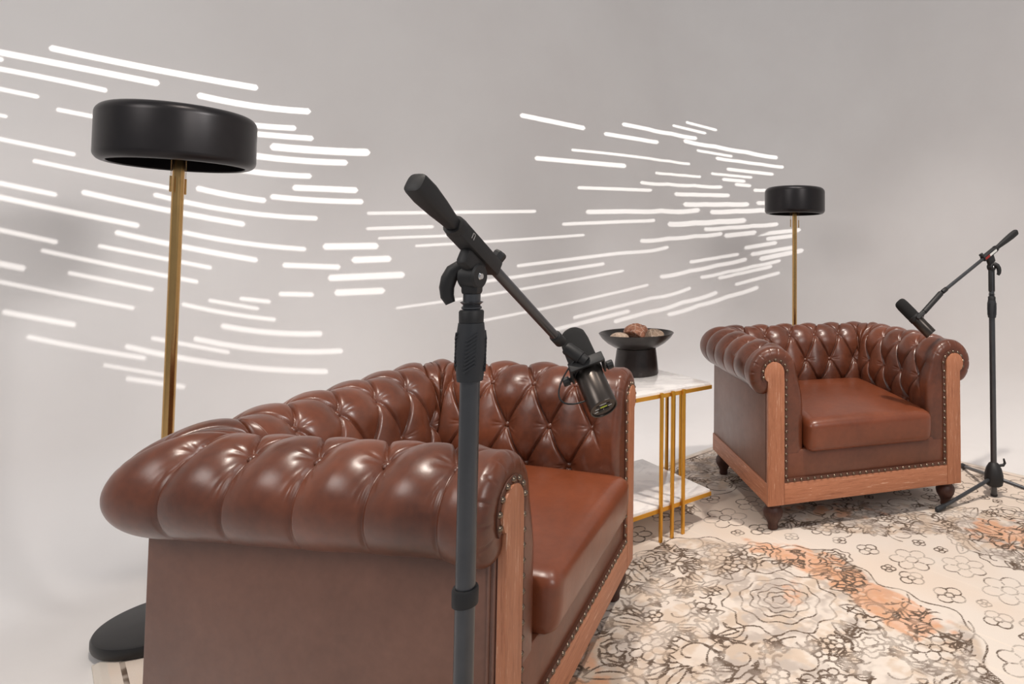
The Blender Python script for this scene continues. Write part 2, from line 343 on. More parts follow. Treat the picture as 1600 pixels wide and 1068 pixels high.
GOBO_1 = ([0.502, 2.2267, 3.7], [-0.23676, 0.65486, -0.71771], [
 [-33406,-12274,-28306,-10077,-22795,-7703,-16822,-5130,-16706,-4961,-16912,-4931,-22909,-7524,-28440,-9915,-33557,-12128,-33609,-12256],
 [-32770,-12985,-30870,-12157,-28913,-11302,-26895,-10422,-26825,-10285,-27026,-10267,-29051,-11153,-31014,-12013,-32920,-12848,-32968,-12971],
 [-31362,-12976,-29343,-12093,-27259,-11182,-25106,-10241,-25046,-10132,-25206,-10118,-27365,-11064,-29455,-11980,-31478,-12867,-31519,-12965],
 [-27729,-11958,-25188,-10819,-22541,-9628,-19781,-8383,-16900,-7079,-13890,-5711,-10739,-4276,-10639,-4138,-10805,-4121,-13965,-5566,-16984,-6941,-19873,-8252,-22639,-9504,-25292,-10701,-27840,-11846,-27887,-11948],
 [-17253,-8970,-12094,-6513,-6460,-3830,-375,-1125,-228,-958,-429,-909,-6542,-3644,-12196,-6347,-17373,-8821,-17454,-8963],
 [-21121,-11523,-17069,-9556,-12702,-7435,-7983,-5144,-7869,-4979,-8078,-4973,-12813,-7280,-17193,-9415,-21256,-11395,-21317,-11522],
 [-27180,-15198,-24116,-13749,-20877,-12195,-17439,-10525,-13780,-8725,-9870,-6777,-5674,-4664,-5583,-4531,-5754,-4530,-9959,-6655,-13876,-8612,-17542,-10420,-20984,-12098,-24228,-13658,-27296,-15114,-27328,-15199],
 [-19120,-12751,-16695,-11553,-14155,-10284,-11490,-8938,-8688,-7509,-5734,-5987,-2615,-4369,-2525,-4239,-2697,-4240,-5824,-5869,-8782,-7397,-11588,-8833,-14256,-10184,-16799,-11458,-19228,-12661,-19273,-12755],
 [-12225,-10684,-9819,-9447,-7294,-8149,-4641,-6784,-4522,-6606,-4774,-6617,-7436,-7992,-9968,-9300,-12381,-10545,-12462,-10697],
 [-10424,-9331,-6433,-7253,-2119,-5025,2249,-3399,2366,-3261,2167,-3208,-2224,-4870,-6551,-7117,-10552,-9208,-10627,-9342],
 [-6028,-7895,-2336,-5950,1409,-4429,5138,-3524,5278,-3372,5048,-3281,1296,-4218,-2473,-5780,-6176,-7744,-6277,-7913],
 [-89,-5452,3130,-4419,6358,-3807,9611,-3581,9761,-3444,9543,-3310,6269,-3560,3022,-4199,-217,-5264,-335,-5431],
 [7361,-3040,8960,-2957,10566,-2966,12177,-3066,12319,-2958,12145,-2822,10525,-2730,8910,-2730,7302,-2822,7176,-2944],
 [5579,-2519,7533,-2340,9489,-2299,11450,-2396,11600,-2288,11429,-2151,9457,-2063,7490,-2113,5526,-2303,5393,-2432],
 [3574,-2545,6534,-2111,9498,-2001,12470,-2205,12626,-2099,12458,-1954,9469,-1762,6489,-1886,3512,-2337,3382,-2475],
 [10446,-1645,12018,-1767,13591,-1977,15166,-2276,15400,-2141,15176,-1905,13588,-1614,12001,-1412,10417,-1299,10204,-1463],
 [9497,-1120,11103,-1216,12708,-1403,14312,-1683,14518,-1566,14329,-1367,12713,-1093,11096,-912,9480,-823,9291,-967],
 [8857,-541,10034,-565,11210,-638,12387,-759,12589,-627,12389,-443,11204,-327,10019,-259,8834,-241,8645,-392],
 [-1052,-3358,2215,-2279,5463,-1644,8710,-1406,8888,-1259,8673,-1117,5404,-1375,2135,-2033,-1153,-3139,-1301,-3331],
 [2371,-1617,4216,-1253,6055,-1021,7891,-915,8047,-790,7870,-673,6023,-787,4174,-1028,2320,-1402,2179,-1550],
 [11497,-241,12525,-383,13551,-562,14576,-779,14797,-664,14615,-455,13583,-241,12549,-64,11514,74,11303,-61],
 [10307,344,12002,154,13692,-139,15376,-534,15606,-424,15430,-205,13733,187,12031,475,10323,660,10110,518],
 [6669,532,7844,569,9017,557,10188,496,10436,662,10204,866,9023,923,7841,930,6656,887,6421,695],
 [4248,988,7153,1197,10036,1099,12899,707,13131,832,12950,1036,10066,1422,7163,1511,4237,1292,4031,1112],
 [-3670,-1830,-341,-500,2923,321,6148,713,6353,877,6142,1018,2896,611,-389,-228,-3739,-1579,-3921,-1805],
 [-181,578,2939,1303,6017,1640,9062,1628,9365,1827,9106,2063,6031,2064,2926,1712,-222,967,-493,682],
 [-13316,-4590,-9779,-3020,-6062,-1370,-2166,328,-1996,519,-2198,567,-6114,-1147,-9848,-2810,-13400,-4393,-13522,-4565],
 [-10679,-2628,-6090,-639,-1264,1347,3464,2440,3725,2662,3475,2818,-1290,1703,-6150,-309,-10770,-2323,-10968,-2582],
 [5145,2432,8146,2512,11118,2274,14061,1727,14352,1867,14151,2128,11183,2671,8186,2902,5160,2812,4899,2599],
 [1763,2652,4438,3031,7078,3140,9689,2999,9977,3172,9762,3400,7129,3537,4467,3421,1771,3032,1506,2789],
 [596,3293,2892,3719,5157,3939,7397,3968,7647,4136,7456,4319,5200,4287,2919,4063,608,3630,373,3406],
 [-4153,2645,-478,3907,3092,4578,6583,4756,6798,4903,6641,5057,3130,4876,-460,4198,-4155,2927,-4354,2705],
 [-2167,4368,-120,4932,1892,5312,3875,5529,4051,5663,3920,5777,1928,5559,-93,5177,-2150,4611,-2320,4437],
 [-12275,-1336,-9218,-78,-6050,1227,-2769,2566,-2574,2777,-2773,2842,-6072,1491,-9257,175,-12328,-1095,-12481,-1290],
 [10987,2985,11937,2830,12883,2644,13825,2426,14084,2546,13919,2774,12970,2992,12017,3178,11060,3332,10808,3188],
 [10826,4244,11933,4064,13034,3841,14129,3576,14354,3678,14220,3876,13118,4142,12010,4365,10897,4545,10678,4420],
 [8522,4986,9124,4915,9724,4832,10322,4736,10552,4854,10417,5038,9816,5135,9212,5219,8606,5290,8379,5157],
 [6913,5490,7832,5434,8745,5347,9654,5232,9885,5358,9746,5539,8832,5655,7913,5742,6988,5799,6762,5652],
 [5444,6001,7199,5960,8934,5810,10650,5556,10838,5653,10730,5805,9006,6061,7263,6211,5500,6252,5318,6124],
 [7631,6504,9601,6278,11545,5919,13462,5431,13708,5532,13589,5742,11660,6235,9704,6597,7722,6825,7485,6678],
 [6275,7559,9241,7286,12145,6714,14985,5857,15240,5948,15132,6172,12274,7038,9353,7616,6369,7893,6126,7733],
 [3659,8091,5237,8101,6794,8021,8332,7855,8534,7967,8429,8123,6884,8291,5320,8374,3735,8366,3537,8222],
 [1844,8672,6171,8751,10346,8178,14374,7025,14693,7137,14571,7413,10514,8584,6310,9169,1953,9100,1651,8860],
 [2180,10861,3638,10874,5074,10808,6488,10669,6710,10796,6613,10964,5191,11108,3749,11178,2285,11170,2065,11009],
 [158,9953,1754,10109,3325,10165,4871,10129,5087,10267,4979,10423,3426,10463,1849,10410,245,10258,32,10083],
 [-7435,6782,-3748,8013,-96,8918,3427,9271,3734,9493,3554,9704,8,9358,-3668,8459,-7385,7213,-7667,6911],
 [-9846,4648,-7332,5534,-4766,6439,-2171,7295,-1882,7574,-2101,7715,-4715,6855,-7301,5939,-9833,5042,-10086,4757],
 [-13976,1244,-11362,2260,-8674,3287,-5913,4324,-3082,5361,-285,6121,2440,6523,2627,6666,2499,6783,-239,6382,-3052,5621,-5900,4575,-8678,3529,-11381,2493,-14009,1468,-14144,1296],
 [-18208,-1517,-14503,-75,-10649,1425,-6636,2987,-6357,3301,-6640,3398,-10685,1816,-14569,296,-18301,-1164,-18503,-1438],
 [-21549,978,-18760,1874,-15914,2790,-13008,3724,-12718,4043,-12993,4182,-15924,3235,-18795,2307,-21607,1398,-21842,1102],
])

def projector(gobo, power, label):
    L, n, slots = gobo
    L = Vector(L); n = Vector(n); ex = n.cross(Vector((0, 0, 1))).normalized(); ey = ex.cross(n)
    R = Matrix(((ex.x, ey.x, -n.x, L.x), (ex.y, ey.y, -n.y, L.y), (ex.z, ey.z, -n.z, L.z), (0, 0, 0, 1)))
    root = empty('light_projector', label=label, cat='projector', group='slotted light projectors above the set')
    root.matrix_world = R
    pts = [(s[i]*1e-5, s[i+1]*1e-5) for s in slots for i in range(0, len(s), 2)]
    x0 = min(p[0] for p in pts)-.03; x1 = max(p[0] for p in pts)+.03; y0 = min(p[1] for p in pts)-.03; y1 = max(p[1] for p in pts)+.03
    cu = bpy.data.curves.new('plate', 'CURVE'); cu.dimensions = '2D'; cu.fill_mode = 'BOTH'
    for ring in [[(x0, y0), (x1, y0), (x1, y1), (x0, y1)]]+[[(s[i]*1e-5, s[i+1]*1e-5) for i in range(0, len(s), 2)] for s in slots]:
        sp_ = cu.splines.new('POLY'); sp_.points.add(len(ring)-1); sp_.use_cyclic_u = True
        for p_, q in zip(sp_.points, ring): p_.co = (q[0], q[1], 0, 1)
    tmp = bpy.data.objects.new('plate', cu); COL.objects.link(tmp)
    bpy.context.view_layer.update()
    me = bpy.data.meshes.new_from_object(tmp.evaluated_get(bpy.context.evaluated_depsgraph_get()))
    bpy.data.objects.remove(tmp)
    for v in me.vertices: v.co.z = -.5
    me.materials.clear()
    link('slotted_plate', me, M_BLACKP, root)
    bm = bmesh.new(); vb = [bm.verts.new(p) for p in [(-.05, -.05, .08), (.05, -.05, .08), (.05, .05, .08), (-.05, .05, .08), (x0, y0, -.5), (x1, y0, -.5), (x1, y1, -.5), (x0, y1, -.5)]]
    bm.faces.new(vb[:4])
    for k in range(4): bm.faces.new((vb[k], vb[(k+1) % 4], vb[4+(k+1) % 4], vb[4+k]))
    link('housing', bm_mesh(bm), M_BLACKP, root)
    d = bpy.data.lights.new('projector_lamp', 'SPOT'); d.energy = power; d.color = (1, .97, .93); d.shadow_soft_size = .0006
    d.spot_size = 1.45 if x1-x0 > .35 else .75; d.spot_blend = .0
    lo = bpy.data.objects.new('projector_lamp', d); COL.objects.link(lo); lo.parent = root
    return root
projector(GOBO_0, PROJ_POWER[0], 'black slotted light projector aimed at the left wall')
projector(GOBO_1, PROJ_POWER[1], 'black slotted light projector aimed at the far corner')

# ------------------------------------------------------------------ rug
def rug():
    U0, U1, V0, V1, st = .15, 3.415, -2.362, .55, .005
    nu, nv = int((U1-U0)/st)+1, int((V1-V0)/st)+1
    uu = np.linspace(U0, U1, nu); vv = np.linspace(V0, V1, nv)
    D = np.full((nu, nv), .05, np.float32)
    Ug, Vg = np.meshgrid(uu, vv, indexing='ij')
    ux, uy, vx, vy = UX.x, UX.y, VX.x, VX.y
    X = Ug*ux+Vg*vx; Y = Ug*uy+Vg*vy
    rs = np.random.RandomState(5)
    def seg(a, b):
        lo = np.minimum(a, b)-.02; hi = np.maximum(a, b)+.02
        i0, i1 = int((lo[0]-U0)/st), int((hi[0]-U0)/st)+2; j0, j1 = int((lo[1]-V0)/st), int((hi[1]-V0)/st)+2
        i0, j0 = max(i0, 0), max(j0, 0)
        if i1 <= i0 or j1 <= j0 or i0 >= nu or j0 >= nv: return
        pu = Ug[i0:i1, j0:j1]-a[0]; pv = Vg[i0:i1, j0:j1]-a[1]; d = b-a; L = d@d+1e-12
        t = np.clip((pu*d[0]+pv*d[1])/L, 0, 1)
        q = np.hypot(pu-t*d[0], pv-t*d[1]).astype(np.float32)
        D[i0:i1, j0:j1] = np.minimum(D[i0:i1, j0:j1], q)
    def poly(pts, closed=False):
        pts = np.asarray(pts)
        if closed: pts = np.vstack([pts, pts[:1]])
        for a, b in zip(pts, pts[1:]): seg(a, b)
    def rose(c, r, n, amp, ph, m=48):
        th = np.linspace(0, 2*PI, m, endpoint=False)
        rr = r*(1+amp*np.cos(n*(th-ph)))
        return np.c_[c[0]+rr*np.cos(th), c[1]+rr*np.sin(th)]
    def petals(c, r, n, ph):
        th = np.linspace(0, 2*PI, 60, endpoint=False)
        rr = r*(.62+.38*np.abs(np.cos(n/2*(th-ph)))**.7)
        return np.c_[c[0]+rr*np.cos(th), c[1]+rr*np.sin(th)]
    def flower(c, r, ph, n=5):
        poly(petals(c, r, n, ph), True)
        poly(rose(c, r*.28, n, .1, ph, 14), True)
        for k in range(n):
            a = ph+2*PI*(k+.5)/n; d = np.array([math.cos(a), math.sin(a)])
            poly([c+d*r*.38, c+d*r*.58])
    def leaf(c, L, a, bend=.5):
        t = np.linspace(0, 1, 9); w = .22*L*np.sin(PI*t)**.8
        ax = np.array([math.cos(a), math.sin(a)]); ay = np.array([-ax[1], ax[0]])
        cx = L*(t-.5); cy = bend*L*.5*(t-.5)**2*2
        poly([c+ax*x+ay*(y+q) for x, y, q in zip(cx, cy, w)]); poly([c+ax*x+ay*(y-q) for x, y, q in zip(cx, cy, w)])
        poly([c+ax*x+ay*y for x, y in zip(cx[2:8], cy[2:8])])
    def scroll(c, r, a, s=1):
        t = np.linspace(0, 1, 18); th = a+s*t*4.3; rr = r*(1.05-.8*t)
        poly(np.c_[c[0]+rr*np.cos(th), c[1]+rr*np.sin(th)])
        th = a+s*(t*1.6-.9); rr = r*(1.35+.25*t)
        poly(np.c_[c[0]+rr*np.cos(th), c[1]+rr*np.sin(th)])
    def palmette(c, r, a):
        for k in range(5):
            b = a+(k-2)*.42; L = r*(1-.12*abs(k-2))
            d = np.array([math.cos(b), math.sin(b)]); leaf(c+d*L*.55, L*.8, b, .3*(k-2))
        poly(rose(c, r*.16, 3, .1, a, 12), True)
    def W(x, y): return np.array([x*ux+y*uy, x*vx+y*vy])
    def dense(x, y):
        a = np.arctan2(y-1.62, x-.05)
        r1 = np.hypot((x-.05)/.74, (y-1.62)/.78)*(1+.05*np.cos(9*a))
        r2 = np.hypot((x-1.32)/.36, (y-2.42)/.28)
        r3 = np.hypot((x+.12)/.95, (y-3.45)/.55)
        r4 = np.hypot((x-.75)/.55, (y-2.62)/.16)
        return np.minimum(np.minimum(np.minimum(r1, r2), r3), r4)
    med = W(.225, 2.0)
    for r_, n_, am in ((.022, 5, .12), (.045, 6, .1), (.068, 7, .1), (.092, 8, .1), (.125, 9, .06), (.175, 10, .09)):
        poly(rose(med, r_, n_, am, r_*40), True)
    for k in range(12):
        a = 2*PI*k/12; leaf(med+np.array([math.cos(a), math.sin(a)])*.235, .09, a+.4, .5)
    placed = [(med, .275)]
    def scatter(n, rmin, rmax, test, draw, gap=1.0):
        for _ in range(n):
            p = np.array([rs.uniform(max(U0, -.3)+.12, U1-.12), rs.uniform(V0+.12, min(V1, .3))])
            x, y = p[0]*ux+p[1]*vx, p[0]*uy+p[1]*vy
            if y < 1.2 or x < -2.2: continue
            if not test(x, y): continue
            r = rs.uniform(rmin, rmax)
            if any(math.hypot(*(p-q)) < (r+s)*gap for q, s in placed): continue
            placed.append((p, r)); draw(p, r)
    isd = lambda x, y: dense(x, y) < .97
    iss = lambda x, y: dense(x, y) > 1.12
    def drawd(p, r):
        k = rs.randint(6); a = rs.uniform(0, 2*PI)
        if r < .048: k = rs.choice([2, 3, 5, 5, 6])
        if k == 6: flower(p, r, a, 5)
        elif k == 0: flower(p, r*.8, a, 6); poly(petals(p, r*1.25, 8, a), True)
        elif k == 1: palmette(p-np.array([math.cos(a), math.sin(a)])*r*.6, r*1.5, a)
        elif k in (2, 3): scroll(p, r, a, rs.choice([-1, 1]))
        elif k == 4:
            for q in (.35, .65, 1.): poly(rose(p, r*q, 7, .12, a), True)
        else:
            leaf(p, r*1.9, a, .6); leaf(p+np.array([math.sin(a), -math.cos(a)])*r*.6, r*1.3, a+.5, -.5)
    def draws(p, r):
        k = rs.randint(4); a = rs.uniform(0, 2*PI)
        if k <= 1: flower(p, r, a, 6 if r > .05 else 4)
        elif k == 2 and r > .05: palmette(p-np.array([math.cos(a), math.sin(a)])*r*.6, r*1.5, a)
        else: flower(p, r, a, 4)
    scatter(3000, .055, .08, isd, drawd, .86)
    scatter(9000, .030, .045, isd, drawd, .74)
    scatter(9000, .014, .02, isd, lambda p, r: (poly(rose(p, r*.75, 3, .05, 0, 10), True) if rs.rand() < .5 else leaf(p, r*2.6, rs.uniform(0, 6.28))), .9)
    scatter(700, .075, .095, iss, draws, 1.05)
    scatter(2500, .04, .055, iss, draws, 1.05)
    scatter(5000, .022, .03, iss, lambda p, r: flower(p, r, rs.uniform(0, 6), 4), 1.15)
    occ = np.full((nu, nv), 9.)
    for q, s in placed: occ = np.minimum(occ, np.hypot(Ug-q[0], Vg-q[1])/s)
    # scalloped outline of the medallion ground
    for cx, cy, rx, ry in ((.05, 1.62, .74, .78), (1.32, 2.42, .36, .28)):
        th = np.linspace(0, 2*PI, 220); f = 1/(1+.05*np.cos(9*th))+.02*np.cos(31*th)
        poly([W(cx+rx*f_*math.cos(t), cy+ry*f_*math.sin(t)) for t, f_ in zip(th, f)])
    # border lines
    edge = np.minimum(np.minimum(Ug-U0, U1-Ug), np.minimum(Vg-V0, V1-Vg))
    # smooth noise helper
    def cn(scale, seed):
        r = np.random.RandomState(seed); gx, gy = int((U1-U0)/scale)+3, int((V1-V0)/scale)+3
        G = r.rand(gx, gy); fx = (Ug-U0)/scale; fy = (Vg-V0)/scale
        i = fx.astype(int); j = fy.astype(int); a = fx-i; b = fy-j; a = a*a*(3-2*a); b = b*b*(3-2*b)
        return G[i, j]*(1-a)*(1-b)+G[i+1, j]*a*(1-b)+G[i, j+1]*(1-a)*b+G[i+1, j+1]*a*b
    def fbm(s, k): return (cn(s, k)+.5*cn(s/2, k+1)+.25*cn(s/4, k+2)+.12*cn(s/8, k+3))/1.87
    dd = dense(X, Y)
    # fine meander tendrils between the large motifs of the dense ground
    for sc, sd, lv in ((.060, 201, .5), (.045, 221, .36), (.045, 221, .66)):
        F = cn(sc, sd)*.7+cn(sc/2, sd+1)*.3
        gu, gv = np.gradient(F, st)
        d = np.abs(F-lv)/(np.hypot(gu, gv)+2.5)
        ok = (dd < .96) & (occ > (.78 if sc > .04 else .95)) & (np.hypot(Ug-med[0], Vg-med[1]) > .2)
        D = np.where(ok, np.minimum(D, d), D).astype(np.float32)
    cream = np.array(srgb(232, 222, 212)[:3]); tan = np.array(srgb(212, 190, 168)[:3]); grey = np.array(srgb(176, 164, 156)[:3])
    orange = np.array(srgb(224, 150, 96)[:3]); warm = np.array(srgb(230, 208, 188)[:3])
    C = np.empty((nu, nv, 3)); C[:] = cream
    def blend(mask, col): C[:] = C*(1-mask[..., None])+col*mask[..., None]
    blend(.5*sstep(.45, .7, fbm(.35, 3)), warm)
    inside = 1-sstep(.97, 1.0, dd)
    blend(inside*sstep(.42, .60, .55*fbm(.22, 11)+.45*fbm(.05, 15))*.8, grey)
    blend(inside*sstep(.45, .62, fbm(.05, 31))*.7, tan)
    blend(inside*sstep(.56, .66, fbm(.03, 37))*.75, cream)
    def blob(x, y, rx, ry, ang):
        c, s = math.cos(ang), math.sin(ang); a = ((X-x)*c+(Y-y)*s)/rx; b = (-(X-x)*s+(Y-y)*c)/ry
        return np.exp(-(a*a+b*b))
    om = blob(.28, 2.33, .22, .07, -.5)+blob(.50, 2.08, .24, .07, -.95)+blob(.60, 1.93, .14, .08, -.9)+blob(1.2, 2.48, .16, .12, 0)+blob(-.42, 1.72, .1, .12, .3)+blob(-.33, 1.55, .16, .10, 0)+blob(.28, 2.05, .10, .08, 0)*.4+blob(.5, 2.7, .3, .1, 0)*.5+blob(-.5, 2.3, .15, .3, .5)*.5+.28*inside
    blend(np.clip(sstep(.5, .8, om*(.15+1.5*fbm(.045, 51))), 0, 1)*(.45+.4*fbm(.02, 61)), orange)
    # worn warp lines
    wl = cn(.011, 71)*0
    r7 = np.random.RandomState(9)
    line = np.zeros((nu, nv))
    for k in range(150):
        v0 = r7.uniform(V0, V1); 
        u0 = r7.uniform(U0, U1); L = r7.uniform(.15, .7); wd = r7.uniform(.0015, .004)
        # lines run along v (downwards right in the view)
        line = np.maximum(line, np.exp(-((Ug-u0)/wd)**2)*(np.abs(Vg-v0) < L/2)*r7.uniform(.3, .9))
    blend(line*.7, np.array(srgb(244, 230, 216)[:3]))
    wear = sstep(.35, .6, fbm(.07, 91))*.55+.45
    band = (edge > .050) & (edge < .062)
    D[band] = 0.0
    D[edge < .048] = .05
    C[edge < .03] = np.array(srgb(222, 214, 204)[:3])
    Z = np.where(edge < .008, -.006, 0.)
    P = np.stack([X, Y, Z], -1)
    me = grid_mesh(P)
    a = me.attributes.new('line_dist', 'FLOAT', 'POINT'); a.data.foreach_set('value', D.ravel())
    a = me.attributes.new('line_wear', 'FLOAT', 'POINT'); a.data.foreach_set('value', (wear*(1-.6*line)).ravel().astype(np.float32))
    a = me.attributes.new('pile_color', 'FLOAT_COLOR', 'POINT')
    a.data.foreach_set('color', np.concatenate([C, np.ones((nu, nv, 1))], -1).ravel().astype(np.float32))
    n = N('woven_rug_pile'); v = n.obj()
    A = lambda nm: n.n('ShaderNodeAttribute', attribute_name=nm)
    ld, lw, pc = A('line_dist'), A('line_wear'), A('pile_color')
    fuzz = n.noise(v, 260, 2, .7); fuzz2 = n.noise(v, 40, 3, .6)
    d1 = n.math('ADD', ld.outputs['Fac'], n.math('MULTIPLY', n.math('SUBTRACT', fuzz, .5), .0075))
    d1 = n.math('ADD', d1, n.math('MULTIPLY', n.math('SUBTRACT', fuzz2, .5), .004))
    mr = n.n('ShaderNodeMapRange', interpolation_type='SMOOTHSTEP'); n.l(d1, mr.inputs[0])
    mr.inputs[1].default_value = .0018; mr.inputs[2].default_value = .0041; mr.inputs[3].default_value = 1; mr.inputs[4].default_value = 0
    m = n.math('MULTIPLY', mr.outputs[0], lw.outputs['Fac'])
    base = n.mix(n.math('MULTIPLY', n.noise(v, 420, 2, .8), .35), pc.outputs['Color'], srgb(206, 190, 176), 'MIX')
    n.l(n.mix(m, base, srgb(104, 88, 76)), n.p.inputs['Base Color'])
    n.set(Roughness=.95); n.p.inputs['Specular IOR Level'].default_value = .1
    hb = n.math('ADD', n.noise(v, 350, 3, .8), n.math('MULTIPLY', m, .4))
    n.bump(hb, .5, .003)
    root = empty('patterned_rug', tuple(uv(1.4, -1, 0)), label='cream oriental rug with brown scrolls and orange worn patches', cat='rug')
    bpy.context.view_layer.update()
    o = link('pile', me, n.m, root); o.matrix_parent_inverse = root.matrix_world.inverted()
    # backing with a real edge
    bm = bmesh.new()
    T = Matrix(((ux, vx, 0, 0), (uy, vy, 0, 0), (0, 0, 1, 0), (0, 0, 0, 1)))
    bm_box(bm, U0, U1, V0, V1, -.0115, -.0062, M=T)
    o = link('backing', bm_mesh(bm), plain('rug_backing', srgb(206, 198, 188), .9), root); o.matrix_parent_inverse = root.matrix_world.inverted()
rug()

# ------------------------------------------------------------------ tufted armchair
def seg_profile():
    pts = [(.012, z) for z in np.linspace(.312, .50, 22)]+[(.014, .53), (.02, .56), (.028, .59)]
    for a in np.linspace(178, -52, 90): pts.append((.125+.085*math.cos(math.radians(a)), .635+.085*math.sin(math.radians(a))))
    pts += [(.165, .57), (.152, .574)]
    p = np.array(pts)
    d = np.r_[0, np.cumsum(np.hypot(*np.diff(p, axis=0).T))]
    n = int(d[-1]/.0028); t = np.linspace(0, d[-1], n)
    q = np.c_[np.interp(t, d, p[:, 0]), np.interp(t, d, p[:, 1])]
    for _ in range(20): q[1:-1] = (q[:-2]+2*q[1:-1]+q[2:])/4
    tg = np.gradient(q, axis=0); tg /= np.linalg.norm(tg, axis=1)[:, None]
    nn = np.c_[-tg[:, 1], tg[:, 0]]
    ang = np.degrees(np.arctan2(q[:, 1]-.635, q[:, 0]-.125))
    def at_ang(A):
        k = np.argmin(np.where(q[:, 1] > .62, np.abs(ang-A), 999)); return t[k]
    inner = q[:, 0] < .1
    def at_z(z): k = np.argmin(np.where(inner, np.abs(q[:, 1]-z), 999)); return t[k]
    knots_t = [at_z(.33), at_z(.345), at_z(.455), at_z(.57), at_ang(138), at_ang(70), t[-1]]
    knots_v = [3.1, 3, 2, 1, 0, -1, -2.6]
    tau = np.interp(t, knots_t, knots_v)
    return q, nn, tau, t
PQ, PN, PTAU, PT = seg_profile()
HT = .031
def tuft(sig, tau, S, smooth_mask, crease_sig=None):
    """height field of the tufting; sig (ns,1), tau (1,nt)"""
    tl = np.maximum(tau, -1)
    a = sig+tl/2; b = sig-tl/2
    da = np.abs(np.sin(PI*a)); db = np.abs(np.sin(PI*b))
    m = (da*db)**.34
    # distance to nearest button (integer a,b)
    best = np.full(np.broadcast(sig, tau).shape, 9.)
    th = np.zeros_like(best)
    for row in (-1, 0, 1, 2):
        off = 0 if row % 2 == 0 else .5
        ds = (sig-off-np.round(sig-off))*S; dt = (tau-row)*.11
        if row == -1: dt = np.where(tau < -1, dt*.55, dt)
        d = np.hypot(ds, dt); k = d < best
        best = np.where(k, d, best); th = np.where(k, np.arctan2(dt+0*ds, ds+0*dt), th)
    pit = 1-np.exp(-(best/.026)**1.3)
    # thin seam groove
    dl = np.minimum(np.abs(a-np.round(a)), np.abs(b-np.round(b)))*S*.85
    groove = np.exp(-(dl/.0034)**2)
    h = HT*(.54*pit+.46*m)-.0085*groove*(.35+.65*pit)
    h += .0011*np.cos(9*th+3*np.sin(5*th))*np.exp(-((best-.022)/.014)**2)
    low = sstep(-1.1, -2.6, tau)
    h = h*(1-low)+HT*(.42-.2*low+.16*m*(1-low))*low
    return h*(1-smooth_mask)+HT*.62*smooth_mask
def sq(a, p=6.0): return (abs(math.cos(a))**p+abs(math.sin(a))**p)**(-1/p)
def arm_stations():
    st = []
    ys = np.arange(.03, .59, .0028)
    for y in ys: st.append((-.305, y, -1., 0., (y-.165)/.14))
    a0 = PI/4
    for a in np.linspace(0, a0, 44):
        f = sq(a); st.append((-.305, .59, -math.cos(a)*f, math.sin(a)*f, 3.036+(4.5-3.036)*a/a0))
    return np.array(st)
def back_stations():
    st = []
    for a in np.linspace(PI/4, PI/2, 44): st.append((-.305, .59, -math.cos(a)*sq(a), math.sin(a)*sq(a), .5-3+(3-2.1786)*(a-PI/4)/(PI/4)))
    for x in np.arange(-.305, .3051, .0028): st.append((x, .59, 0., 1., x/.14+.5))
    for a in np.linspace(PI/2, PI/4, 44): st.append((.305, .59, math.cos(a)*sq(a), math.sin(a)*sq(a), .5+3-(3-2.1786)*(a-PI/4)/(PI/4)))
    return np.array(st)
def sweep(st, S, arm):
    sig = st[:, 4:5]; tau = PTAU[None, :]
    if arm: mask = 1-sstep(.045, .115, st[:, 1:2]); mask = mask*np.ones_like(tau)
    else: mask = np.zeros((len(st), len(PTAU)))
    h = tuft(sig, tau, S, mask)
    # broad unevenness of hand-pulled leather
    s_len = np.r_[0, np.cumsum(np.hypot(np.diff(st[:, 0]+.15*st[:, 2]), np.diff(st[:, 1]+.15*st[:, 3])))][:, None]
    tt = PT[None, :]
    h = h+.0012*np.sin(31*s_len+9*tt+1)*np.sin(23*tt-14*s_len)
    if not arm: pass
    o = PQ[None, :, 0]+PN[None, :, 0]*h; z = PQ[None, :, 1]+PN[None, :, 1]*h
    X = st[:, 0:1]+st[:, 2:3]*o; Y = st[:, 1:2]+st[:, 3:4]*o
    return np.stack([X, Y, z], -1), h
def arm_mesh(mirror=False):
    P, h = sweep(arm_stations(), .14, True)
    rings = []
    ang = np.degrees(np.arctan2(PQ[:, 1]-.635, PQ[:, 0]-.125)); ang = np.where(ang < -120, ang+360, ang)
    for k in range(9, 0, -1):
        al = PI/2*k/9
        ins = .034*(1-math.cos(al)); hh = HT*.62-ins
        pl = -.0045*np.exp(-((((ang+8) % 24)-12)/1.6)**2)*math.sin(al*1.2)*sstep(-40, -20, ang)*(1-sstep(150, 170, ang))
        o = PQ[:, 0]+PN[:, 0]*(hh+pl); z = PQ[:, 1]+PN[:, 1]*(hh+pl)
        rings.append(np.stack([-.305-o, np.full_like(o, .03-.026*math.sin(al)), z], -1))
    P = np.concatenate([np.array(rings), P], 0)
    if mirror: P = P.copy(); P[..., 0] *= -1
    me = grid_mesh(P)
    bm = bmesh.new(); bm.from_mesh(me); bm.verts.ensure_lookup_table()
    n = P.shape[1]; sx = 1 if mirror else -1
    e = [bm.verts.new((sx*(.305+.15), .004, .574)), bm.verts.new((sx*(.305+.15), .004, .312))]
    bm.verts.ensure_lookup_table()
    f = bm.faces.new([bm.verts[i] for i in range(n)]+e); f.smooth = False
    bmesh.ops.recalc_face_normals(bm, faces=bm.faces[:])
    bm.to_mesh(me); bm.free(); me.update(); return me
def button_frames(st, S, rows, arm):
    out = []
    for row, sigs in rows.items():
        k = int(np.argmin(np.abs(PTAU-row)))
        for sg in sigs:
            i = int(np.argmin(np.abs(st[:, 4]-sg)))
            o, z = PQ[k]; no, nz = PN[k]; dx, dy = st[i, 2], st[i, 3]
            hgt = .002
            out.append(((st[i, 0]+dx*(o+no*hgt), st[i, 1]+dy*(o+no*hgt), z+nz*hgt), (dx*no, dy*no, nz)))
    return out
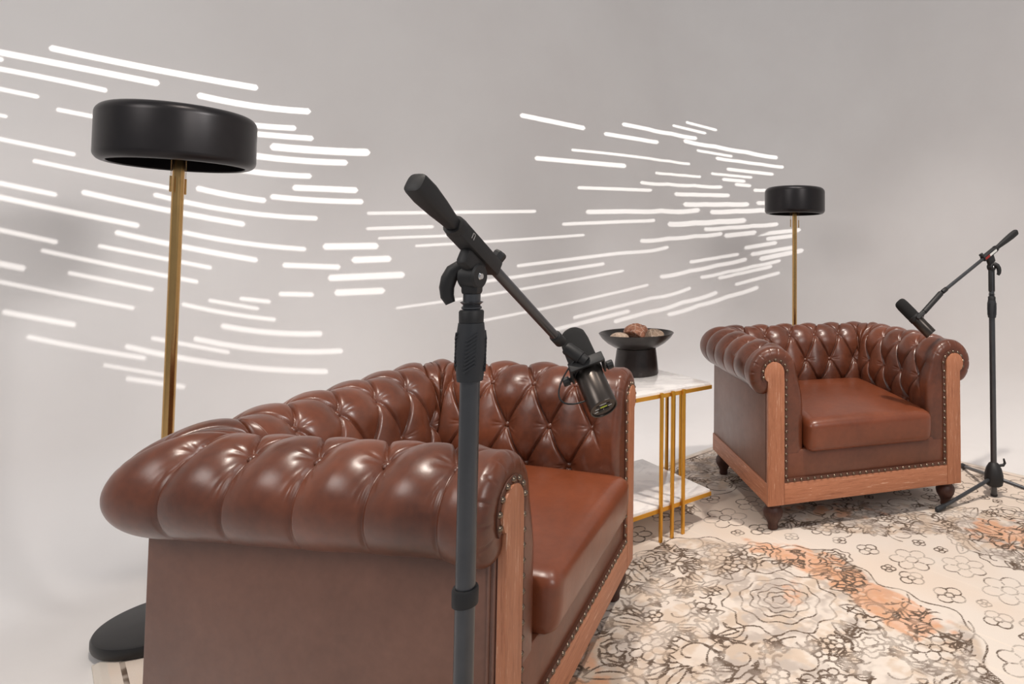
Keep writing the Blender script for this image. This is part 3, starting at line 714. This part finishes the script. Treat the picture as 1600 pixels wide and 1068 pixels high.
def rounded_block(dx, dy, dz, r, crown=0, cuts=22):
    bm = bmesh.new(); bmesh.ops.create_cube(bm, size=2)
    bmesh.ops.subdivide_edges(bm, edges=bm.edges[:], cuts=cuts, use_grid_fill=True)
    d = Vector((dx, dy, dz))
    for v in bm.verts:
        p = Vector([math.copysign(abs(c)**.8, c)*k for c, k in zip(v.co, d)])
        q = Vector([max(-(k-r), min(k-r, c)) for c, k in zip(p, d)])
        n = p-q
        if n.length > 1e-9: p = q+n.normalized()*r
        fx, fy = 1-(p.x/dx)**2, 1-(p.y/dy)**2
        if p.z > 0: p.z += crown*max(fx, 0)**.6*max(fy, 0)**.6
        p.x += math.copysign(.006, p.x)*max(0, 1-(p.z/dz)**2)*max(0, abs(p.x)/dx-.6)*1.5
        p.y += math.copysign(.008, p.y)*max(0, 1-(p.z/dz)**2)*max(0, abs(p.y)/dy-.6)*1.5
        v.co = p
    return bm_mesh(bm, smooth=True)
def ribbon(pts, wd, y0, y1):
    pts = [Vector((a, b)) for a, b in pts]; L = []; R_ = []
    for i, p in enumerate(pts):
        t = (pts[min(i+1, len(pts)-1)]-pts[max(i-1, 0)]).normalized(); n = Vector((-t.y, t.x))
        L.append(p+n*wd/2); R_.append(p-n*wd/2)
    v = []; f = []
    for i in range(len(pts)):
        for q, y in ((L[i], y1), (L[i], y0), (R_[i], y0), (R_[i], y1)): v.append((q.x, y, q.y))
    for i in range(len(pts)-1):
        for k in range(4): f.append((4*i+k, 4*i+(k+1) % 4, 4*i+4+(k+1) % 4, 4*i+4+k))
    f += [(0, 1, 2, 3), tuple(4*(len(pts)-1)+k for k in (3, 2, 1, 0))]
    return mesh_from(v, f, False)

def make_armchair():
    root = empty('armchair')
    arm_l = arm_mesh(); arm_r = arm_mesh(True)
    link('armrest', arm_l, M_LEATHER, root); link('armrest', arm_r, M_LEATHER, root)
    bst = back_stations(); P, _ = sweep(bst, .14, False)
    link('backrest', grid_mesh(P), M_LEATHER, root)
    btn = lathe([(0, .006), (.004, .0056), (.0075, .004), (.0098, .001), (.0098, -.002)], 14)
    btn.materials.append(M_LEATHER)
    ast = arm_stations()
    fr = button_frames(ast, .14, {0: [0, 1, 2], 1: [-.5, .5, 1.5, 2.5], 2: [0, 1, 2], -1: [-.5, .5, 1.5, 2.5, 3.5]}, True)
    fr2 = [((-p[0], p[1], p[2]), (-n[0], n[1], n[2])) for p, n in fr]
    fb = button_frames(bst, .14, {0: [-1, 0, 1, 2], 1: [-.5, .5, 1.5], 2: [-1, 0, 1, 2], -1: [-1.5, -.5, .5, 1.5, 2.5]}, False)
    for p, n in fr+fr2+fb: link('button', btn, None, root, frame(p, n))
    # seat
    me = rounded_block(.294, .305, .066, .029, .022)
    c = link('seat_cushion', me, M_SEAT, root, Matrix.Translation((0, .272, .393)) @ Matrix.Rotation(.055, 4, 'X'))
    deck = box(-.388, .388, .005, .60, .197, .322, bev=.006)
    link('base_panel', deck, M_BASE, root)
    for s in (-1, 1):
        # wood post with a rounded scroll head
        pts = [(-.39, .111), (-.39, .60)]
        pts += [(-.4345+.0435*math.cos(math.radians(a)), .637+.046*math.sin(math.radians(a))) for a in range(-10, 216, 8)]
        pts += [(-.4615, .604), (-.4615, .111)]
        pts = [(x*-s, z) for x, z in pts]
        link('front_post', prism(pts, -.005, .013, .0015), M_WOOD_V, root)
        path = [(-.381, z) for z in np.linspace(.198, .60, 10)]+[(-.43+.053*math.cos(math.radians(a)), .637+.053*math.sin(math.radians(a))) for a in range(-12, 222, 9)]
        path = [(x*-s, z) for x, z in path]
        link('nail_band', ribbon(path, .015, .0005, .008), M_GIMP, root)
        link('side_panel', box(*(sorted((s*.457, s*.437))), .013, .742, .192, .60, bev=.004), M_LEATHER_FLAT, root)
        for k, yy in enumerate((.019, .030)):
            link('welt', tube([(s*.458, yy, .198), (s*.458, yy, .4), (s*.458, yy, .575)], .0032, 8), M_LEATHER_FLAT, root)
        link('side_rail', box(*(sorted((s*.461, s*.43))), .013, .744, .111, .196, bev=.003), M_WOOD_Y, root)
    link('front_rail', box(-.3895, .3895, -.0045, .03, .111, .1965, bev=.002), M_WOOD_X, root)
    link('rear_rail', box(-.43, .43, .715, .744, .111, .196, bev=.003), M_WOOD_X, root)
    link('rear_panel', box(-.452, .452, .728, .7445, .192, .60, bev=.004), M_LEATHER_FLAT, root)
    link('underside', box(-.43, .43, .03, .715, .125, .135), M_GIMP, root)
    link('nail_band', ribbon([(-.388, .2045), (.388, .2045)], .015, -.003, .008), M_GIMP, root)
    nail = lathe([(0, .0055), (.0032, .0049), (.0058, .0026), (.0068, 0)], 10); nail.materials.append(M_NAIL)
    pos = []
    for s in (-1, 1):
        for k in range(14): pos.append((s*.381, .0003, .222+k*.0295))
        for a in range(8, 205, 27): pos.append((s*-(-.43+.053*math.cos(math.radians(a))), .0003, .637+.053*math.sin(math.radians(a))))
    for k in range(26): pos.append((-.375+k*.03, -.0032, .2045))
    for p in pos: link('nail', nail, None, root, frame(p, (0, -1, 0)))
    ft = lathe([(0, 0), (.017, 0), (.021, .004), (.0215, .012), (.020, .02), (.027, .036), (.0375, .054), (.041, .070), (.038, .084), (.030, .094), (.034, .100), (.036, .111), (0, .111)], 32, ang=.8)
    for x in (-.418, .418):
        for y in (.048, .690): link('foot', ft, M_FOOT, root, Matrix.Translation((x, y, 0)))
    return root
def copy_tree(o, parent=None):
    c = o.copy(); COL.objects.link(c)
    if parent is not None: c.parent = parent
    for ch in list(o.children): copy_tree(ch, c)
    return c
chair = make_armchair()
chair.location = (-.3158, 1.5759, 0); chair.rotation_euler = (0, 0, 1.4472)
tag(chair, 'nearest brown leather tufted armchair seen from its side, behind the tall microphone stand', 'armchair', 'tufted leather armchairs')
chair2 = copy_tree(chair)
chair2.location = (.6701, 2.5891, 0); chair2.rotation_euler = (0, 0, .2992)
tag(chair2, 'far brown leather tufted armchair facing the camera beside the gold side table', 'armchair', 'tufted leather armchairs')

# ------------------------------------------------------------------ floor lamps
def make_lamp():
    root = empty('floor_lamp')
    R, H, z0 = .187, .164, 1.3717
    pr = [(.0, H), (.12, H), (R-.03, H-.001)]
    pr += [(R-.03+.03*math.sin(a), H-.03+.03*math.cos(a)) for a in np.linspace(.15, PI/2, 9)]
    pr += [(R-.024+.024*math.cos(a), .024-.024*math.sin(a)) for a in np.linspace(0, PI/2, 8)]
    pr += [(R-.028, .003), (R-.024, .02), (R-.014, .04)]
    link('lamp_shade', lathe([(r, z+z0) for r, z in pr], 96), M_SHADE, root)
    link('shade_lining', lathe([(R-.0125, z0+.038), (R-.008, z0+.09), (R-.012, z0+.14), (.03, z0+.148), (0, z0+.148)], 64), M_SHADE_IN, root)
    link('finial', lathe([(0, z0+H+.004), (.006, z0+H+.003), (.008, z0+H-.002)], 16), M_SHADE, root)
    link('pole', lathe([(0, .03), (.0145, .03), (.0145, z0+.148), (0, z0+.148)], 32), M_BRASS, root)
    link('base', lathe([(0, 0), (.136, 0), (.1425, .004), (.145, .012), (.145, .026), (.142, .0325), (.134, .035), (.02, .036), (.018, .05), (0, .05)], 96), M_BLACK, root)
    for s, dz in ((-1, .0), (1, -.004)):
        bm = bmesh.new()
        for k in range(18):
            m = bmesh.ops.create_icosphere(bm, subdivisions=1, radius=.0016)
            bmesh.ops.translate(bm, vec=(s*.025, 0, z0+.05-k*.0046+dz), verts=m['verts'])
        ch = link('pull_chain', bm_mesh(bm, smooth=True), M_BRASS, root)
        link('chain_pull', lathe([(0, z0-.032+dz), (.0028, z0-.033+dz), (.0032, z0-.080+dz), (0, z0-.082+dz)], 12, M=Matrix.Translation((s*.025, 0, 0))), M_BRASS, ch)
    return root
lamp = make_lamp(); lamp.location = (-1.6183, 1.8228, 0); lamp.rotation_euler = (0, 0, 1.55)
tag(lamp, 'tall black drum floor lamp on a brass pole behind the near armchair', 'lamp', 'brass pole floor lamps')
lamp2 = copy_tree(lamp); lamp2.location = (.5166, 3.7752, 0); lamp2.rotation_euler = (0, 0, -.1)
tag(lamp2, 'black drum floor lamp standing behind the far armchair', 'lamp', 'brass pole floor lamps')

# ------------------------------------------------------------------ microphone stands
def make_stand(x, y, rz, top, boomend, back, clutch_z, label, knob_dir, collar=None):
    """upright tripod stand with a boom; top = boom pivot, boomend = front end, back = rear end of the boom (world)"""
    root = empty('microphone_stand', (x, y, 0), 0, label=label, cat='microphone stand', group='black boom microphone stands')
    O = Vector((x, y, 0))
    top = Vector(top)-O; B = Vector(boomend)-O; K = Vector(back)-O
    T0 = (0, 0, 0)
    lean = Vector((top.x, top.y, 0))
    cz = clutch_z
    link('lower_tube', lathe([(0, .008), (.0135, .008), (.0135, cz+.01), (0, cz+.01)], 28), M_TUBE, root)
    if collar:
        c = lathe([(.0137, collar-.012), (.0175, collar-.012), (.0178, collar+.008), (.0165, collar+.011), (.0137, collar+.011)], 28)
        ck = link('cable_clip', c, M_BLACKP, root)
    g = lathe([(.0137, cz-.04), (.0175, cz-.041), (.0185, cz-.03), (.0205, cz), (.0195, cz+.022), (.0172, cz+.040), (.0155, cz+.041)], 32)
    gr = link('clutch_grip', g, M_RUBBER, root)
    bm = bmesh.new()
    for k in range(9):
        for side in range(4):
            a0 = side*PI/2+.3
            M = Matrix.Rotation(a0+k*.02, 4, 'Z') @ Matrix.Translation((.0192, 0, cz-.022+k*.0055)) @ Matrix.Rotation(.6, 4, 'X')
            bm_box(bm, -.0012, .0016, -.009, .009, -.0012, .0012, M=M)
    tag(link('grip_ribs', bm_mesh(bm), M_RUBBER, gr), kind='stuff')
    link('clutch_collar', lathe([(0, cz+.041), (.0165, cz+.041), (.0168, cz+.056), (.0155, cz+.058), (0, cz+.058)], 28), M_BLACKP, root)
    zt = top.z-.03
    link('upper_tube', lathe([(0, cz+.05), (.0118, cz+.05), (.0118, zt-.03), (0, zt-.03)], 24), M_TUBE, root)
    sp_ = []
    for k in range(2): sp_ += [(.0118, cz+.059+k*.007), (.0138, cz+.0605+k*.007), (.0138+k*.002, cz+.0625+k*.007), (.0118, cz+.064+k*.007)]
    link('lock_rings', lathe(sp_, 24), M_TUBE, root)
    ax = (B-K).normalized()
    side = ax.cross(Vector((0, 0, 1))).normalized()
    # clevis: two cheeks and a round hub
    M0 = frame((0, 0, top.z-.035), side, (0, 0, 1))
    ck = lathe([(0, -.013), (.016, -.0135), (.0185, -.011), (.0185, .011), (.016, .0135), (0, .013)], 28, M=M0)
    hubj = link('swivel_hub', ck, M_BLACKP, root)
    bm = bmesh.new()
    bm_box(bm, -.0125, .0125, -.0115, .0115, cz+.08, top.z-.035, bev=.005)
    link('swivel_neck', bm_mesh(bm, auto=.7), M_BLACKP, root)
    for s in (-1, 1):
        link('bolt_cap', lathe([(0, .0155), (.004, .0155), (.0055, .013)], 12, M=frame((0, 0, top.z-.035), side*s, (0, 0, 1))), M_SILVER, hubj)
    # wing handle
    hw = Vector(knob_dir).normalized()
    hc = Vector((0, 0, top.z-.035))
    pts = [hc+hw*a+Vector((0, 0, b)) for a, b in ((.006, .012), (.017, .0125), (.025, .007), (.031, -.004), (.0335, -.016), (.0325, -.028), (.028, -.038))]
    link('locking_lever', tube(pts, [.009, .0105, .011, .0108, .0100, .009, .0065], 16), M_BLACKP, root)
    # bracket plate carrying the boom
    up_ = side.cross(ax).normalized()
    if up_.z < 0: up_ = -up_
    # axis of the boom passes K..B ; clamp body around the point nearest the pivot
    c0 = K+ax*((top-K).dot(ax))
    Mb = frame(c0, ax, side)
    bm = bmesh.new()
    bm_box(bm, -.0125, .0125, -.011, .012, -.055, .055, bev=.003, M=Mb)
    link('boom_clamp', bm_mesh(bm, auto=.7), M_BLACKP, root)
    bm = bmesh.new()
    v0 = c0-up_*.006
    bm_box(bm, -.009, .009, -.022, .02, -.028, .022, bev=.006, M=frame((Vector((0, 0, top.z-.03))+c0)/2, ax, side))
    link('clamp_bracket', bm_mesh(bm, auto=.7), M_BLACKP, root)
    link('boom_tube', tube([K+ax*.05, B], .0080, 20), M_TUBE, root)
    link('end_collar', tube([c0-ax*.062, c0-ax*.052, c0-ax*.05], [.0145, .0155, .0125], 20), M_BLACKP, root)
    kb = c0+ax*.052+up_*.016
    link('clamp_knob', lathe([(0, .012), (.009, .012), (.0105, .009), (.0105, -.002), (.004, -.004), (.004, -.016), (0, -.016)], 7, M=frame(kb, (up_+side*.4), ax), ang=.3), M_BLACKP, root)
    # flared counterweight grip at the rear
    L = (c0-ax*.055-K).length
    Mk = frame(K, ax, side)
    bm = bmesh.new(); rings = []
    for t, a, b in ((0, .0085, .0095), (.02, .0118, .0135), (.06, .0125, .0145), (.25, .0135, .0150), (.55, .0118, .0128), (.8, .0095, .0100), (1, .0085, .0085)):
        rings.append([bm.verts.new(Mk @ Vector((math.copysign(abs(math.cos(q))**.55, math.cos(q))*a, math.copysign(abs(math.sin(q))**.55, math.sin(q))*b, t*L))) for q in [2*PI*k/24 for k in range(24)]])
    for A, B_ in zip(rings, rings[1:]):
        for k in range(24): bm.faces.new((A[k], A[(k+1) % 24], B_[(k+1) % 24], B_[k]))
    bm.faces.new(rings[0][::-1]); bm.faces.new(rings[-1])
    link('counterweight_grip', bm_mesh(bm, auto=.6), M_BLACKP, root)
    link('end_ferrule', tube([B-ax*.028, B-ax*.026, B, B+ax*.004], [.0085, .0105, .0105, .008], 20), M_BLACKP, root)
    # tripod: hub and three legs
    link('tripod_hub', lathe([(.0135, .050), (.030, .050), (.038, .056), (.042, .075), (.041, .10), (.034, .128), (.022, .150), (.0135, .156)], 40), M_BLACKP, root)
    link('height_lever', tube([(.02, .0, .14), (.045, .0, .142), (.052, 0, .152), (.047, 0, .172)], [.006, .007, .006, .004], 10), M_BLACKP, root)
    link('tube_foot', lathe([(0, .0), (.012, 0), (.0155, .003), (.0155, .010), (0, .010)], 20), M_BLACKP, root)
    for k in range(3):
        a = rz+2*PI*k/3; d = Vector((math.cos(a), math.sin(a), 0))
        lg = link('leg', tube([d*.030+Vector((0, 0, .082)), d*.345+Vector((0, 0, .0165))], .0085, 14), M_TUBE, root)
        link('rubber_foot', tube([d*.33+Vector((0, 0, .0195)), d*.338+Vector((0, 0, .018)), d*.378+Vector((0, 0, .0122)), d*.386+Vector((0, 0, .012))], [.0085, .0112, .0118, .0085], 16), M_RUBBER, lg)
    return root, c0+O, ax, side, up_
A0 = make_stand(-.341, .862, .9, (-.341, .862, 1.115), (-.280, 1.128, .950), (-.365, .735, 1.200), .974,
    'tall black boom microphone stand in front of the near armchair', (-1, -.25, 0), .637)
A1 = make_stand(1.322, 2.860, -2.64, (1.322, 2.860, 1.10), (1.022, 2.68, .957), (1.498, 2.97, 1.237), .868,
    'black tripod microphone stand at the right of the far armchair', (1, -.3, 0))
# print on the far boom clamp
def clamp_print(A, which):
    root, c0, ax, side, up_ = A
    n = side if side.y < 0 else -side
    bm = bmesh.new()
    M = frame(c0-root.location+n*.0128, n, ax)
    if which == 'far':
        bm_box(bm, -.045, .012, -.005, .006, 0, .0004, M=M); link('white_print', bm_mesh(bm), M_WHITE, root)['label'] = 'white printed strip'
        bm = bmesh.new(); bm_box(bm, .014, .05, -.005, .006, 0, .0004, M=M); link('red_print', bm_mesh(bm), M_RED, root)['label'] = 'dark red printed strip'
    else:
        M = frame(c0-root.location+n*.0128, n, ax)
        for a in (-.034, -.029): bm_box(bm, a, a+.0015, -.003, .006, 0, .0003, M=M)
        bm_box(bm, -.034, -.0275, .005, .006, 0, .0003, M=M)
        link('emblem_print', bm_mesh(bm), M_SILVER, root)['label'] = 'small grey emblem'
clamp_print(A1, 'far'); clamp_print(A0, 'near')

# ------------------------------------------------------------------ microphones
def make_mic(cap, foam, pivot, boom_end, label, bridge_side):
    cap = Vector(cap); foam = Vector(foam); ax = (foam-cap).normalized(); L = (foam-cap).length
    px = Vector(pivot); px = (px-ax*px.dot(ax)).normalized()
    root = empty('microphone', tuple(cap), label=label, cat='microphone', group='broadcast microphones on boom stands')
    M = frame((0, 0, 0), ax, px)      # z along the body towards the foam, x along the yoke pivot
    r = .0262
    lb = .098
    def P(*a): return (M @ Vector(a))
    link('body', lathe([(0, .003), (.0225, .003), (.0232, .0), (.0255, .0), (r, .0015), (r, lb-.004), (r-.001, lb), (0, lb)], 48, M=M), M_MICBODY, root)
    link('band', lathe([(r, lb-.014), (r+.0018, lb-.013), (r+.0018, lb+.004), (r, lb+.006)], 48, M=M), M_BLACKP, root)
    link('windscreen', lathe([(0, L), (.012, L-.0005), (.020, L-.004), (.0255, L-.012), (.0275, L-.03), (.0278, lb+.02), (.0268, lb+.004), (0, lb+.004)], 48, M=M), M_FOAM, root)
    # rear plate with its slide switches and printed curves
    pl = link('rear_plate', lathe([(0, .0022), (.0222, .0022), (.0222, .0032), (0, .0032)], 40, M=M), M_MICBODY, root)
    bm = bmesh.new()
    for (x0, x1, y0, y1) in ((-.010, -.001, .003, .010), (.001, .010, .003, .010)): bm_box(bm, x0, x1, y0, y1, .0008, .0024, M=M)
    link('switch', bm_mesh(bm), M_BLACKP, pl)
    bm = bmesh.new()
    for (x0, x1, y0, y1) in ((-.016, -.009, -.002, -.001), (.009, .016, -.002, -.001), (-.018, -.011, .006, .007), (-.006, .0, .0045, .0055), (.004, .009, .0075, .0085), (-.007, .006, -.012, -.0112)): bm_box(bm, x0, x1, y0, y1, .0015, .0022, M=M)
    link('white_print', bm_mesh(bm), M_WHITE, pl)
    bm = bmesh.new(); bm_box(bm, -.006, .007, -.0045, -.0015, .0015, .0022, M=M); link('lime_print', bm_mesh(bm), M_LIME, pl)
    bm = bmesh.new()
    for x0, x1 in ((-.013, -.004), (.004, .013)): bm_box(bm, x0, x1, -.010, -.0065, .0012, .0023, M=M)
    link('slot', bm_mesh(bm), M_BLACKP, pl)
    # yoke
    zc = lb-.012; s = bridge_side
    bm = bmesh.new()
    for sx in (-1, 1):
        bm_box(bm, sx*.0315-.0022, sx*.0315+.0022, min(-s*.006, s*.034), max(-s*.006, s*.034), zc-.009, zc+.009, bev=.002, M=M)
    bm_box(bm, -.0335, .0335, s*.034-.003, s*.034+.003, zc-.010, zc+.012, bev=.002, M=M)
    link('yoke', bm_mesh(bm, auto=.7), M_BLACKP, root)
    for sx in (-1, 1):
        kn = lathe([(0, .016), (.0078, .016), (.0088, .014), (.0088, .004), (.005, .003), (.005, -.001), (0, -.001)], 10, M=M @ frame((sx*.0337, 0, zc), (sx, 0, 0)), ang=.3)
        link('yoke_knob', kn, M_BLACKP, root)
    be = Vector(boom_end)-cap
    br = P(0, s*.037, zc)
    d = (be-br).normalized()
    link('boom_adapter', tube([br, br+d*.012, br+d*.013, be-d*.004, be], [.010, .010, .012, .0125, .0105], 20), M_BLACKP, root)
    # thin lead from the mount to the body
    a = br+d*.018; b = P(-.0262, 0, .030)
    out = (P(-1, 0, 0)-P(0, 0, 0))
    pts = []
    c1 = a+out*.045+Vector((0, 0, -.03)); c2 = b+out*.07+ax*.005
    for k in range(17):
        t = k/16; pts.append(a*(1-t)**3+c1*3*t*(1-t)**2+c2*3*t*t*(1-t)+b*t**3)
    link('lead', tube(pts, .0016, 8), M_BLACKP, root)
    return root
make_mic((-.196, 1.12, .830), (-.287, 1.24, .952), (.066, .045, .042), (-.275, 1.150, .936), 'near dark microphone angled down in front of the near armchair', -1)
make_mic((.941, 2.60, .780), (.818, 2.66, .917), (.15, -.9, 0), (1.014, 2.675, .953), 'far dark microphone hanging above the far armchair arm', 1)

# ------------------------------------------------------------------ side table
def side_table():
    th = math.atan2(.66, .75)
    root = empty('side_table', (.004, 2.566, 0), th, label='square gold framed side table with white marble top and lower shelf', cat='table')
    # local: corner at the origin, front edge runs to -x (world lower left), right edge runs to +y
    LX, LY = .45, .50
    def slab(z, name):
        link(name, box(-LX+.004, -.004, .004, LY-.004, z-.016, z, bev=.002), M_MARBLE, root)
        bm = bmesh.new(); h0, h1, t = z-.026, z-.011, .006
        bm_box(bm, -LX, 0, 0, t, h0, h1); bm_box(bm, -LX, 0, LY-t, LY, h0, h1)
        bm_box(bm, -t, 0, t, LY-t, h0, h1); bm_box(bm, -LX, -LX+t, t, LY-t, h0, h1)
        link('frame', bm_mesh(bm), M_GOLD, root)
    slab(.577, 'table_top'); slab(.1275+.008, 'lower_shelf')
    rod = lambda x, y: link('leg', box(x-.006, x+.006, y-.006, y+.006, 0, .572, bev=.0012), M_GOLD, root)
    for d in (.156, .211, .266): rod(-d, -.006)
    for d in (.216, .267, .318): rod(.006, d)
    for d in (.156, .211, .266): rod(-d, LY+.006)
    for d in (.216, .267, .318): rod(-LX-.006, d)
side_table()

# ------------------------------------------------------------------ pedestal bowl with decorative stones
BX, BY, BZ = -.338, 2.745, .577
root = empty('pedestal_bowl', (BX, BY, BZ), 0, label='black pedestal bowl standing on the marble side table', cat='bowl')
link('pedestal', lathe([(0, 0), (.098, 0), (.1, .004), (.096, .05), (.088, .11), (.0875, .116), (0, .116)], 64), M_BOWL, root)
link('dish', lathe([(0, .112), (.075, .113), (.100, .122), (.130, .140), (.155, .163), (.1685, .183), (.166, .1845), (.152, .169), (.125, .148), (.09, .132), (0, .126)], 72), M_BOWL, root)
def stone(x, y, z, r, seed, flat, col, col2, label):
    rs = np.random.RandomState(seed)
    bm = bmesh.new(); bmesh.ops.create_icosphere(bm, subdivisions=5, radius=r)
    dirs = rs.normal(size=(9, 3)); dirs /= np.linalg.norm(dirs, axis=1)[:, None]; off = rs.uniform(.62, .92, 9)
    for v in bm.verts:
        d = v.co.normalized()
        k = min([1]+[o/max(1e-3, d.dot(Vector(q))) for q, o in zip(dirs, off) if d.dot(Vector(q)) > .3])
        n = .02*math.sin(23*d.x+3)*math.sin(19*d.y)*math.sin(21*d.z+1)
        v.co = Vector((d.x, d.y, d.z*flat))*r*(min(k, 1)+n)
    n_ = N('stone_%d' % seed); vv = n_.obj()
    vo = n_.n('ShaderNodeTexVoronoi', feature='DISTANCE_TO_EDGE'); vo.inputs['Scale'].default_value = 28; n_.l(vv, vo.inputs['Vector'])
    vein = n_.ramp(vo.outputs[0], [(.0, (1, 1, 1)), (.035, (0, 0, 0))])
    base = n_.ramp(n_.noise(vv, 60, 4, .7), [(.35, col), (.65, col2)])
    n_.l(n_.mix(n_.math('MULTIPLY', vein, .75), base, srgb(222, 200, 184)), n_.p.inputs['Base Color'])
    n_.set(Roughness=.7); n_.bump(n_.noise(vv, 120, 3), .4, .002)
    o = link('decorative_stone', bm_mesh(bm, smooth=True), n_.m); o.location = (x, y, z)
    tag(o, label, 'stone', 'decorative stones in the pedestal bowl')
BT = BZ+.132
stone(BX-.072, BY-.045, BT+.028, .047, 3, .62, srgb(150, 128, 108), srgb(205, 180, 160), 'pale veined stone at the left of the pedestal bowl')
stone(BX+.080, BY-.035, BT+.044, .048, 8, .60, srgb(110, 92, 78), srgb(160, 136, 116), 'grey brown faceted stone at the right of the pedestal bowl')
stone(BX+.002, BY+.02, BT+.052, .064, 12, .62, srgb(112, 66, 48), srgb(168, 116, 90), 'reddish brown rounded stone highest in the pedestal bowl')
